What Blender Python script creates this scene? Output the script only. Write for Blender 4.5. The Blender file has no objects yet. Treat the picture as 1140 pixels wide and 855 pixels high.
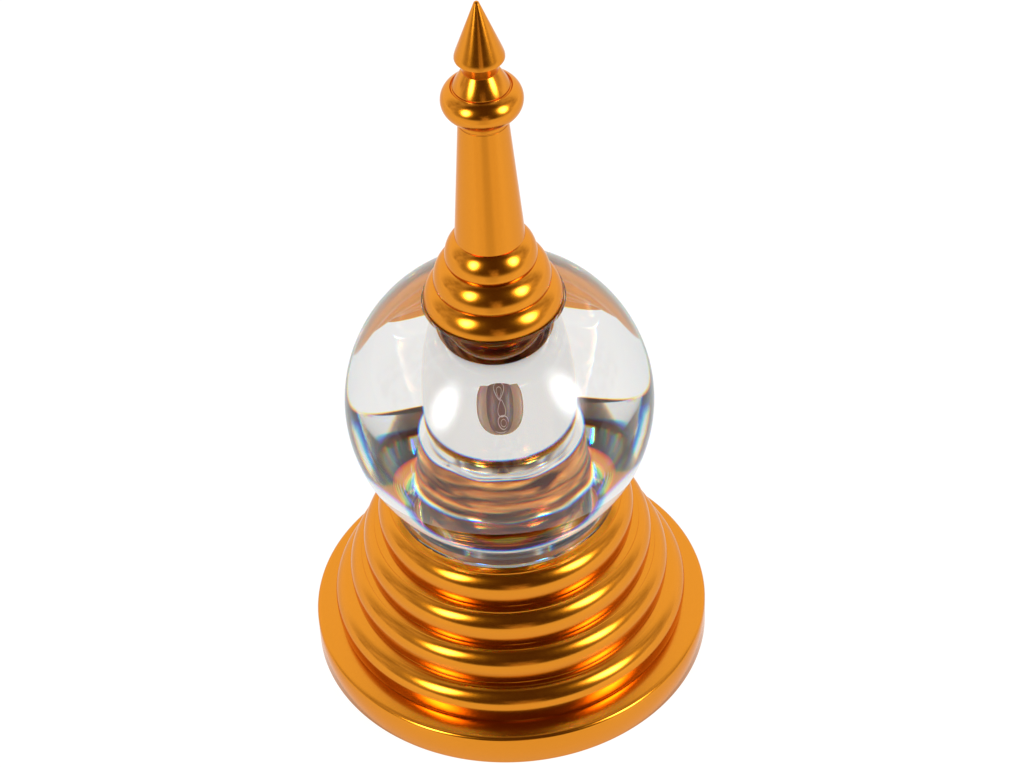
import bpy, bmesh, math
from mathutils import Matrix, Vector

# ------------------------------------------------------------------ camera
S = 0.04                     # metres per base radius (the base plate is 8 cm across)
scn = bpy.context.scene
el, dp, yaw, roll, D, fpx = 0.7469, -0.0021, 0.0056, -0.0550, 15.76, 3604.1
pit = el + dp
fw = Vector((math.sin(yaw)*math.cos(pit), math.cos(yaw)*math.cos(pit), -math.sin(pit)))
r = fw.cross(Vector((0, 0, 1))).normalized(); u = r.cross(fw)
r2 = math.cos(roll)*r + math.sin(roll)*u
u2 = -math.sin(roll)*r + math.cos(roll)*u
cd = bpy.data.cameras.new('camera')
cam = bpy.data.objects.new('camera', cd); scn.collection.objects.link(cam)
cam.matrix_world = Matrix(((r2.x, u2.x, -fw.x, 0), (r2.y, u2.y, -fw.y, -D*math.cos(el)*S),
                           (r2.z, u2.z, -fw.z, (1.6 + D*math.sin(el))*S), (0, 0, 0, 1)))
cd.sensor_width = 36.0; cd.lens = 36.0*fpx/1140.0
cd.clip_start = 0.01; cd.clip_end = 100.0
scn.camera = cam

# ------------------------------------------------------------------ world: the studio round the object
w = bpy.data.worlds.new('World'); scn.world = w; w.use_nodes = True
nt = w.node_tree; N = nt.nodes; L = nt.links
for n in list(N): N.remove(n)
out = N.new('ShaderNodeOutputWorld'); bg = N.new('ShaderNodeBackground')
tc = N.new('ShaderNodeTexCoord'); sep = N.new('ShaderNodeSeparateXYZ')
L.new(tc.outputs['Generated'], sep.inputs[0])
def mth(op, a, b=None, c=None):
    n = N.new('ShaderNodeMath'); n.operation = op
    for i, v in enumerate((a, b, c)):
        if v is None: continue
        if isinstance(v, (int, float)): n.inputs[i].default_value = v
        else: L.new(v, n.inputs[i])
    return n.outputs[0]
def smooth(v, a, b):
    n = N.new('ShaderNodeMapRange'); n.interpolation_type = 'SMOOTHSTEP'
    L.new(v, n.inputs[0]); n.inputs[1].default_value = a; n.inputs[2].default_value = b
    return n.outputs[0]
X, Y, Z = sep.outputs
def mixc(f, a, b):
    n = N.new('ShaderNodeMix'); n.data_type = 'RGBA'
    for k, v in (('Factor', f), ('A', a), ('B', b)):
        if isinstance(v, (tuple, float)): n.inputs[k].default_value = v
        else: L.new(v, n.inputs[k])
    return n.outputs['Result']
# dark studio overhead and behind the camera, greyer at the sides, white sweep at the back
aX = mth('ABSOLUTE', X)
side = mth('MULTIPLY', smooth(aX, 0.50, 0.92), smooth(Z, 0.90, 0.55))
back = mth('MULTIPLY', smooth(Y, 0.10, 0.50), smooth(Z, 0.93, 0.80))
over = smooth(mth('ADD', Y, mth('MULTIPLY', aX, 0.35)), -0.10, 0.22)
below = mth('MULTIPLY', smooth(Z, 0.03, -0.03), smooth(Y, -0.45, 0.10))
front_floor = mth('MULTIPLY', smooth(Z, -0.12, -0.30), mth('ADD', 0.76, mth('MULTIPLY', smooth(aX, 0.08, 0.42), 0.36)))
white = mth('MAXIMUM', back, below)
wn = N.new('ShaderNodeTexNoise'); wn.inputs['Scale'].default_value = 9; wn.inputs['Detail'].default_value = 3
L.new(tc.outputs['Generated'], wn.inputs['Vector'])
person = mth('MULTIPLY', mth('MULTIPLY', smooth(X, -0.12, -0.06), smooth(X, 0.26, 0.18)),
             mth('MULTIPLY', mth('MULTIPLY', smooth(Z, 0.30, 0.20), smooth(Z, -0.30, -0.2)), smooth(wn.outputs['Fac'], 0.40, 0.56)))
person = mth('MULTIPLY', person, smooth(Y, 0.0, -0.2))
c0 = mixc(side, (0.085, 0.046, 0.032, 1), (0.40, 0.36, 0.35, 1))
c0 = mixc(over, c0, mixc(smooth(wn.outputs['Fac'], 0.44, 0.60), (0.38, 0.32, 0.32, 1), (1.0, 0.95, 0.95, 1)))
c0 = mixc(person, c0, (0.9, 0.72, 0.55, 1))
c0 = mixc(front_floor, c0, (1.08, 1.04, 1.0, 1))
c0 = mixc(white, c0, (1.2, 1.2, 1.2, 1))
L.new(c0, bg.inputs['Color']); bg.inputs['Strength'].default_value = 1.0
L.new(bg.outputs[0], out.inputs['Surface'])

# ------------------------------------------------------------------ softboxes
def softbox(name, az, elv, dist, sx, sy, power):
    d = bpy.data.lights.new(name, 'AREA'); d.shape = 'RECTANGLE'
    d.size = sx*S; d.size_y = sy*S; d.energy = power*S*S; d.color = (1, 0.985, 0.96)
    o = bpy.data.objects.new(name, d); scn.collection.objects.link(o)
    # diffuser cloth: hot in the middle, fading to the edges
    d.use_nodes = True; t = d.node_tree; n = t.nodes
    em = next(k for k in n if k.type == 'EMISSION')
    g = n.new('ShaderNodeNewGeometry'); vm = n.new('ShaderNodeVectorMath'); vm.operation = 'SUBTRACT'
    t.links.new(g.outputs['Parametric'], vm.inputs[0]); vm.inputs[1].default_value = (0.5, 0.5, 0)
    sp = n.new('ShaderNodeSeparateXYZ'); t.links.new(vm.outputs[0], sp.inputs[0])
    cb = n.new('ShaderNodeCombineXYZ'); t.links.new(sp.outputs[0], cb.inputs[0]); t.links.new(sp.outputs[1], cb.inputs[1])
    ln = n.new('ShaderNodeVectorMath'); ln.operation = 'LENGTH'; t.links.new(cb.outputs[0], ln.inputs[0])
    mr = n.new('ShaderNodeMapRange'); mr.interpolation_type = 'SMOOTHERSTEP'
    t.links.new(ln.outputs['Value'], mr.inputs[0])
    mr.inputs[1].default_value = 0.0; mr.inputs[2].default_value = 0.5; mr.inputs[3].default_value = 1.0; mr.inputs[4].default_value = 0.0
    pw = n.new('ShaderNodeMath'); pw.operation = 'POWER'; pw.inputs[1].default_value = 3.0
    t.links.new(mr.outputs[0], pw.inputs[0]); t.links.new(pw.outputs[0], em.inputs['Strength'])
    a, e = math.radians(az), math.radians(elv)
    p = Vector((math.sin(a)*math.cos(e), -math.cos(a)*math.cos(e), math.sin(e)))*dist + Vector((0, 0, 1.2))
    o.location = p*S
    o.rotation_euler = (Vector((0, 0, 1.2)) - p).to_track_quat('-Z', 'Y').to_euler()
    return o
softbox('softbox_left', -47, 29, 16, 11.5, 21, 15500)
softbox('softbox_right', 58, 28, 16, 13, 21, 16500)

# ------------------------------------------------------------------ render settings
vs = scn.view_settings; vs.view_transform = 'Standard'; vs.look = 'None'; vs.exposure = 0; vs.gamma = 1
scn.render.engine = 'CYCLES'
cy = scn.cycles
cy.max_bounces = 24; cy.transmission_bounces = 24; cy.glossy_bounces = 12; cy.diffuse_bounces = 4
cy.caustics_reflective = True; cy.caustics_refractive = True; cy.blur_glossy = 0.3
cy.sample_clamp_indirect = 12

# ------------------------------------------------------------------ materials
def mat(name):
    m = bpy.data.materials.new(name); m.use_nodes = True
    return m, m.node_tree, m.node_tree.nodes['Principled BSDF']
def gold():
    m, t, p = mat('amber_anodised_metal')
    p.inputs['Base Color'].default_value = (0.69, 0.240, 0.008, 1)
    p.inputs['Coat Weight'].default_value = 0.25; p.inputs['Coat Roughness'].default_value = 0.12
    p.inputs['Metallic'].default_value = 1
    p.inputs['Specular Tint'].default_value = (0.90, 0.72, 0.56, 1)
    tcn = t.nodes.new('ShaderNodeTexCoord'); no = t.nodes.new('ShaderNodeTexNoise')
    no.inputs['Scale'].default_value = 900; no.inputs['Detail'].default_value = 3
    t.links.new(tcn.outputs['Object'], no.inputs['Vector'])
    mr = t.nodes.new('ShaderNodeMapRange'); mr.inputs[3].default_value = 0.17; mr.inputs[4].default_value = 0.23
    t.links.new(no.outputs['Fac'], mr.inputs[0]); t.links.new(mr.outputs[0], p.inputs['Roughness'])
    bp = t.nodes.new('ShaderNodeBump'); bp.inputs['Strength'].default_value = 0.03; bp.inputs['Distance'].default_value = 0.00003
    t.links.new(no.outputs['Fac'], bp.inputs['Height']); t.links.new(bp.outputs[0], p.inputs['Normal'])
    return m
def crystal(name, disperse):
    m = bpy.data.materials.new(name); m.use_nodes = True
    t = m.node_tree; n = t.nodes
    for k in list(n): n.remove(k)
    o = n.new('ShaderNodeOutputMaterial')
    def glass(col, ior):
        g = n.new('ShaderNodeBsdfGlass'); g.inputs['Color'].default_value = col
        g.inputs['Roughness'].default_value = 0.0; g.inputs['IOR'].default_value = ior
        return g.outputs[0]
    plain = glass((0.885, 0.885, 0.88, 1), 1.53)
    if not disperse:
        t.links.new(plain, o.inputs['Surface']); return m
    # dispersion: red, green and blue bend by slightly different amounts on the way in
    tri = None
    for col, ior in (((0.55, 0, 0), 1.512), ((0.35, 0.30, 0), 1.520), ((0.10, 0.40, 0.10), 1.529), ((0, 0.30, 0.35), 1.539), ((0, 0, 0.55), 1.551)):
        g = glass((col[0]*0.93, col[1]*0.93, col[2]*0.92, 1), ior)
        if tri is None: tri = g
        else:
            ad = n.new('ShaderNodeAddShader'); t.links.new(tri, ad.inputs[0]); t.links.new(g, ad.inputs[1]); tri = ad.outputs[0]
    ge = n.new('ShaderNodeNewGeometry'); mx = n.new('ShaderNodeMixShader')
    t.links.new(ge.outputs['Backfacing'], mx.inputs[0]); t.links.new(tri, mx.inputs[1]); t.links.new(plain, mx.inputs[2])
    t.links.new(mx.outputs[0], o.inputs['Surface'])
    return m
def plug_mat():
    m, t, p = mat('brown_anodised_metal')
    p.inputs['Metallic'].default_value = 1; p.inputs['Roughness'].default_value = 0.20
    tcn = t.nodes.new('ShaderNodeTexCoord'); mp = t.nodes.new('ShaderNodeMapping'); mp.inputs['Scale'].default_value = (110, 110, 620)
    no = t.nodes.new('ShaderNodeTexNoise'); no.inputs['Scale'].default_value = 1; no.inputs['Detail'].default_value = 5; no.inputs['Distortion'].default_value = 0.8
    t.links.new(tcn.outputs['Object'], mp.inputs[0]); t.links.new(mp.outputs[0], no.inputs['Vector'])
    cr = t.nodes.new('ShaderNodeValToRGB'); e = cr.color_ramp.elements
    e[0].position = 0.38; e[0].color = (0.07, 0.02, 0.01, 1); e[1].position = 0.66; e[1].color = (1.0, 0.46, 0.12, 1)
    k = e.new(0.52); k.color = (0.55, 0.21, 0.06, 1)
    t.links.new(no.outputs['Fac'], cr.inputs[0]); t.links.new(cr.outputs[0], p.inputs['Base Color'])
    return m
def steel_mat():
    m, t, p = mat('added_bright_steel')
    p.inputs['Base Color'].default_value = (0.88, 0.86, 0.85, 1); p.inputs['Metallic'].default_value = 1; p.inputs['Roughness'].default_value = 0.1
    return m
STEEL = steel_mat()
GOLD, CRYSTAL, CHAMBER, PLUG = gold(), crystal('clear_crystal', True), crystal('crystal_chamber_wall', False), plug_mat()
def table_mat():
    m, t, p = mat('white_table_added_glow')
    p.inputs['Base Color'].default_value = (0.12, 0.12, 0.12, 1); p.inputs['Roughness'].default_value = 0.6
    p.inputs['Specular IOR Level'].default_value = 0.2
    p.inputs['Emission Color'].default_value = (1, 1, 1, 1); p.inputs['Emission Strength'].default_value = 0.92  # glow added so the plain white table renders evenly white, without shadow
    return m

# ------------------------------------------------------------------ shape helpers
def arc(cr, cz, a, t0, t1, n, az=None):
    az = az or a
    return [(cr + a*math.cos(math.radians(t0+(t1-t0)*i/n)), cz + az*math.sin(math.radians(t0+(t1-t0)*i/n))) for i in range(n+1)]
def lathe(name, prof, material, parent, seg=256, sharp=28):
    """prof: (r, z) from top axis down the outside to the bottom axis, in base radii."""
    bm = bmesh.new(); rings = []
    for rr, z in prof:
        if rr < 1e-6: rings.append([bm.verts.new((0, 0, z*S))])
        else: rings.append([bm.verts.new((rr*S*math.cos(2*math.pi*i/seg), rr*S*math.sin(2*math.pi*i/seg), z*S)) for i in range(seg)])
    for a, b in zip(rings, rings[1:]):
        for i in range(seg):
            j = (i+1) % seg
            if len(a) == 1 and len(b) > 1: bm.faces.new((a[0], b[i], b[j]))
            elif len(b) == 1 and len(a) > 1: bm.faces.new((a[i], b[0], a[j]))
            elif len(a) > 1: bm.faces.new((a[i], b[i], b[j], a[j]))
    bmesh.ops.recalc_face_normals(bm, faces=bm.faces)
    for f in bm.faces: f.smooth = True
    for e in bm.edges:
        if len(e.link_faces) == 2 and e.calc_face_angle(0) > math.radians(sharp): e.smooth = False
    me = bpy.data.meshes.new(name); bm.to_mesh(me); bm.free(); me.materials.append(material)
    o = bpy.data.objects.new(name, me); scn.collection.objects.link(o); o.parent = parent
    return o

# ------------------------------------------------------------------ setting
bm = bmesh.new(); bmesh.ops.create_cube(bm, size=1.0)
for v in bm.verts: v.co = Vector((v.co.x*1.4, v.co.y*0.86 + 0.28, v.co.z*0.012 - 0.006))
me = bpy.data.meshes.new('table_surface'); bm.to_mesh(me); bm.free(); me.materials.append(table_mat())
tab = bpy.data.objects.new('table_surface', me); scn.collection.objects.link(tab); tab['kind'] = 'structure'

# ------------------------------------------------------------------ the ornament
root = bpy.data.objects.new('pagoda_ornament', None); scn.collection.objects.link(root)
root['label'] = 'amber gold metal pagoda ornament with clear crystal ball between stepped base and spire'
root['category'] = 'ornament'

H0 = 0.183; ST = 0.187
plate = lathe('base_plate', [(0, H0), (0.975, H0), (0.990, H0-0.004), (0.997, H0-0.010), (1.0, H0-0.020),
                             (1.0, 0.012), (0.994, 0.003), (0, 0.003)], GOLD, root, 320, 40)
tiers = [(0.895, 0.877, 0.822), (0.807, 0.792, 0.746), (0.727, 0.711, 0.669), (0.641, 0.626, 0.586)]
AH = 0.080
for k, (ro, foot, crease) in enumerate(tiers):
    z0 = H0 + ST*k; zc = z0 + 0.093; zt = z0 + ST
    t0 = math.degrees(math.acos(min(1, (crease - (ro-AH))/AH)))
    prof = [(0, zt), (crease-0.004, zt), (crease-0.001, zt-0.0015)]
    prof += arc(ro-AH, zc, AH, t0, 0, 22, 0.0925)
    hb = zc - z0 - 0.003; wb = ro - foot - 0.001
    prof += [(ro - wb*(1-math.cos(math.radians(q))), zc - hb*math.sin(math.radians(q))) for q in range(6, 85, 6)]
    prof += [(foot+0.001, z0+0.0075), (foot+0.0045, z0+0.0060), (foot+0.0055, z0+0.0035), (foot+0.0045, z0+0.0018), (0, z0+0.0018)]
    lathe('tier', prof, GOLD, plate, 320, 40)

# crystal ball with its foot and the bored chamber in it
CR, CZ = 0.7555, 1.552
FZ = H0 + 4*ST + 0.002
FR = 0.557
TOPZ = 2.2
CRAD, CBOT = 0.268, 1.41            # bored chamber, open at the top under the spire
# the foot is hollowed underneath in two steps
BOT = [(0.50, FZ), (0.49, FZ+0.03), (0.40, FZ+0.03), (0.39, FZ+0.09), (0, FZ+0.09)]
t_top = math.degrees(math.asin((TOPZ-CZ)/CR)); t_bot = -math.degrees(math.acos(FR/CR))
cham = [(0, CBOT), (0.216, CBOT), (0.222, CBOT+0.002), (0.226, CBOT+0.008), (0.236, 1.47), (0.246, 1.54), (0.255, 1.64), (0.260, 1.76), (0.258, 1.88), (0.250, 2.0), (0.238, 2.1), (0.224, 2.182), (0, 2.182)]
prof = [(0, TOPZ), (0.339, TOPZ), (0.340, 2.224)]
t_top = math.degrees(math.asin((2.226-CZ)/CR))
prof += arc(0, CZ, CR, t_top, t_bot, 120)
prof += [(FR, FZ+0.012), (FR-0.006, FZ+0.003), (FR-0.012, FZ)] + BOT
ball = lathe('crystal_ball', prof, CRYSTAL, root, 384, 25)
ball.data.materials.append(CHAMBER)
k = lathe('crystal_chamber', cham, CHAMBER, None, 384, 25); k.data.flip_normals()
bmj = bmesh.new(); bmj.from_mesh(ball.data); n0 = len(bmj.faces); bmj.from_mesh(k.data); bmj.faces.ensure_lookup_table()
for f in bmj.faces[n0:]: f.material_index = 1
bmj.to_mesh(ball.data); bmj.free(); kd = k.data; bpy.data.objects.remove(k); bpy.data.meshes.remove(kd)
# brown metal plug cast into the ball below the chamber, with two bright rings added for white reflections
PT, PBZ, RT, RB = CBOT-0.003, 1.13, 0.246, 0.150
def plug_r(q): return RT if q < 0.42 else RB+(RT-RB)*math.sqrt(max(0, 1-((q-0.42)/0.58)**2))
def zq_(q): return PT-(PT-PBZ)*q
def piece(name, q0, q1, material, bulge=0.0):
    n = 26; pts = [(0, zq_(q0))]
    for i in range(n+1):
        t = i/n; q = q0+(q1-q0)*t
        pts.append((plug_r(q) + bulge*math.sin(math.pi*t) + (0.0012*math.sin(q*47)*math.sin(q*19+1) if not bulge else 0), zq_(q)))
    pts.append((0, zq_(q1)))
    return pts
plug = lathe('metal_plug', piece('', 0.05, 0.60, None), PLUG, ball, 192, 30)
def join(dst, pts, material):
    o = lathe('tmp', pts, material, None, 192, 30); bm = bmesh.new(); bm.from_mesh(dst.data)
    dst.data.materials.append(material); k = len(dst.data.materials)-1
    n0 = len(bm.faces); bm.from_mesh(o.data); bm.faces.ensure_lookup_table()
    for f in bm.faces[n0:]: f.material_index = k
    bm.to_mesh(dst.data); bm.free(); me = o.data; bpy.data.objects.remove(o); bpy.data.meshes.remove(me)
join(plug, piece('', 0.0, 0.045, None, 0.001), STEEL)
join(plug, piece('', 0.605, 0.68, None, 0.008), STEEL)
join(plug, piece('', 0.685, 1.0, None), PLUG)
for v in plug.data.vertices:      # hand-finished, a little uneven
    a_ = math.atan2(v.co.y, v.co.x); z_ = v.co.z/S
    if v.co.xy.length > 0.1*S: v.co.z += S*0.0035*(math.sin(2*a_+9*z_)*math.sin(5*a_+1.3+40*z_) + 0.5*math.sin(9*a_+25*z_))
# brown bead added to stand for the refracted oval at the ball's heart
def bead(name, sx, sz, dep, material, flip):
    m = bmesh.new(); bmesh.ops.create_icosphere(m, subdivisions=5, radius=S)
    for f in m.faces: f.smooth = True
    for v in m.verts:          # squarish oval outline
        x_, z_ = v.co.x/S, v.co.z/S; rr = math.hypot(x_, z_)
        if rr > 1e-5:
            k_ = 1.0/((abs(x_/rr)**2.4 + abs(z_/rr)**2.4)**(1/2.4)); v.co.x *= k_; v.co.z *= k_
    if flip: bmesh.ops.reverse_faces(m, faces=m.faces)
    me = bpy.data.meshes.new(name); m.to_mesh(me); m.free(); me.materials.append(material)
    o = bpy.data.objects.new(name, me); scn.collection.objects.link(o)
    cdir = Vector((0, -math.cos(el), math.sin(el)))
    o.location = (Vector((0, 0, CZ)) + cdir*0.412 - Vector((0, 0, 0.036)))*S
    o.rotation_euler = (-(math.pi/2-el)*0 + el*-1, 0, 0); o.scale = (sx, dep, sz); o.parent = ball
    return o
def plain(name, col, rough, metal=0.0):
    m, t, p = mat(name); p.inputs['Base Color'].default_value = col; p.inputs['Roughness'].default_value = rough
    p.inputs['Metallic'].default_value = metal; return m
SHELL = plain('pale_brown_oval', (0.46, 0.29, 0.21, 1), 0.35)
CORE = plain('dark_brown_oval', (0.21, 0.115, 0.10, 1), 0.35)
PALE = plain('pale_refraction_line', (0.62, 0.52, 0.52, 1), 0.4)  # pale colour imitates the light outlines of the refraction
refr_oval = bead('refraction_oval', 0.092, 0.116, 0.016, SHELL, False)
core = bead('refraction_oval_core', 0.074, 0.132, 0.030, CORE, False)
core.parent = refr_oval; core.matrix_parent_inverse = Matrix(); core.location = (0, 0, 0); core.rotation_euler = (0, 0, 0)
core.scale = (0.64, 1.9, 0.98)
def refraction_inlay(paths):
    """thin pale lines imitating refracted light on the front of the core, in its own unit-sphere frame"""
    m = bmesh.new()
    for pts, rad, closed in paths:
        n = len(pts); P = [Vector((x, -math.sqrt(max(0.0, 1-x*x-z*z))-0.02, z)) for x, z in pts]; rings = []
        for i in range(n):
            t = ((P[(i+1) % n] if closed or i < n-1 else P[i]) - (P[i-1] if closed or i > 0 else P[i])).normalized()
            a = t.cross(Vector((0, 1, 0))).normalized(); c = a.cross(t)
            rings.append([m.verts.new((P[i]*1.0 + rad*(a*math.cos(q*math.pi/4) + c*math.sin(q*math.pi/4)))*S) for q in range(8)])
        for i in range(n if closed else n-1):
            A_, B_ = rings[i], rings[(i+1) % n]
            for q in range(8): m.faces.new((A_[q], A_[(q+1) % 8], B_[(q+1) % 8], B_[q]))
    me = bpy.data.meshes.new('refraction_lines'); m.to_mesh(me); m.free(); me.materials.append(PALE)
    for p_ in me.polygons: p_.use_smooth = True
    # kept inside the core's own mesh
    k = bmesh.new(); k.from_mesh(core.data); core.data.materials.append(PALE); n0 = len(k.faces)
    k.from_mesh(me); k.faces.ensure_lookup_table()
    for f in k.faces[n0:]: f.material_index = 1
    k.to_mesh(core.data); k.free(); bpy.data.meshes.remove(me)
def ell(cx, cz, a, b, tw=0.0, n=40):
    return [(cx + a*math.cos(2*math.pi*i/n)*(1+tw*math.sin(2*math.pi*i/n)), cz + b*math.sin(2*math.pi*i/n)) for i in range(n)]
refraction_inlay([(ell(0, 0, 0.95, 0.95), 0.030, True), (ell(-0.02, 0.50, 0.30, 0.30, 0.6), 0.022, True), (ell(-0.02, 0.44, 0.14, 0.22, 0.7), 0.014, True),
       (ell(0.10, -0.10, 0.24, 0.30, -0.5), 0.016, True), (ell(0.16, -0.60, 0.34, 0.24, 0.2), 0.022, True), (ell(0.18, -0.62, 0.18, 0.13), 0.014, True)])

# spire
a = 0.069
PB = 2.605
shaft = lathe('spire_shaft', [(0, 3.272), (0.1172, 3.272), (0.1657, PB), (0, PB)], GOLD, root, 192, 40)
for k, (ro, zq) in enumerate(((0.220, 2.483), (0.281, 2.343), (0.335, 2.215))):
    AH2, AV = 0.098, 0.125
    low = [(ro-0.002, zq-0.012), (ro-0.006, zq-0.020), (0, zq-0.020)] if k < 2 else [(ro-0.003, zq-0.009), (ro-0.010, zq-0.0105), (0, zq-0.0105)]
    lathe('spire_ring', [(0, zq+AV)] + arc(ro-AH2, zq, AH2, 88, 0, 30, AV) + low, GOLD, shaft, 224, 40)
lathe('added_reflector_disc', [(0, 2.2035), (0.322, 2.2035), (0.322, 2.2008), (0, 2.2008)], STEEL, shaft, 128, 30)  # reflective disc added to brighten the dark band under the collar
lathe('spire_bulb', [(0, 3.4720), (0.1330, 3.4720), (0.1365, 3.4700), (0.1390, 3.4665)] +
      [(0.190-0.080+0.080*math.cos(math.radians(t)), 3.398+0.082*math.sin(math.radians(t))) for t in range(66, -79, -4)] +
      [(0.1185, 3.311), (0.1185, 3.306), (0.1225, 3.303), (0.1245, 3.295), (0.1235, 3.286), (0.1200, 3.281), (0.1160, 3.279), (0.1160, 3.2725), (0, 3.2725)], GOLD, shaft, 192, 22)
lathe('spire_finial', [(0, 3.934), (0.006, 3.933), (0.012, 3.928), (0.0155, 3.919), (0.110, 3.660), (0.1150, 3.642), (0.1158, 3.632), (0.1150, 3.6295),
      (0.0960, 3.624), (0.0945, 3.620), (0.0835, 3.563), (0.0860, 3.560), (0.1314, 3.482), (0.1325, 3.4765), (0.1325, 3.4715), (0, 3.4715)], GOLD, shaft, 192, 25)
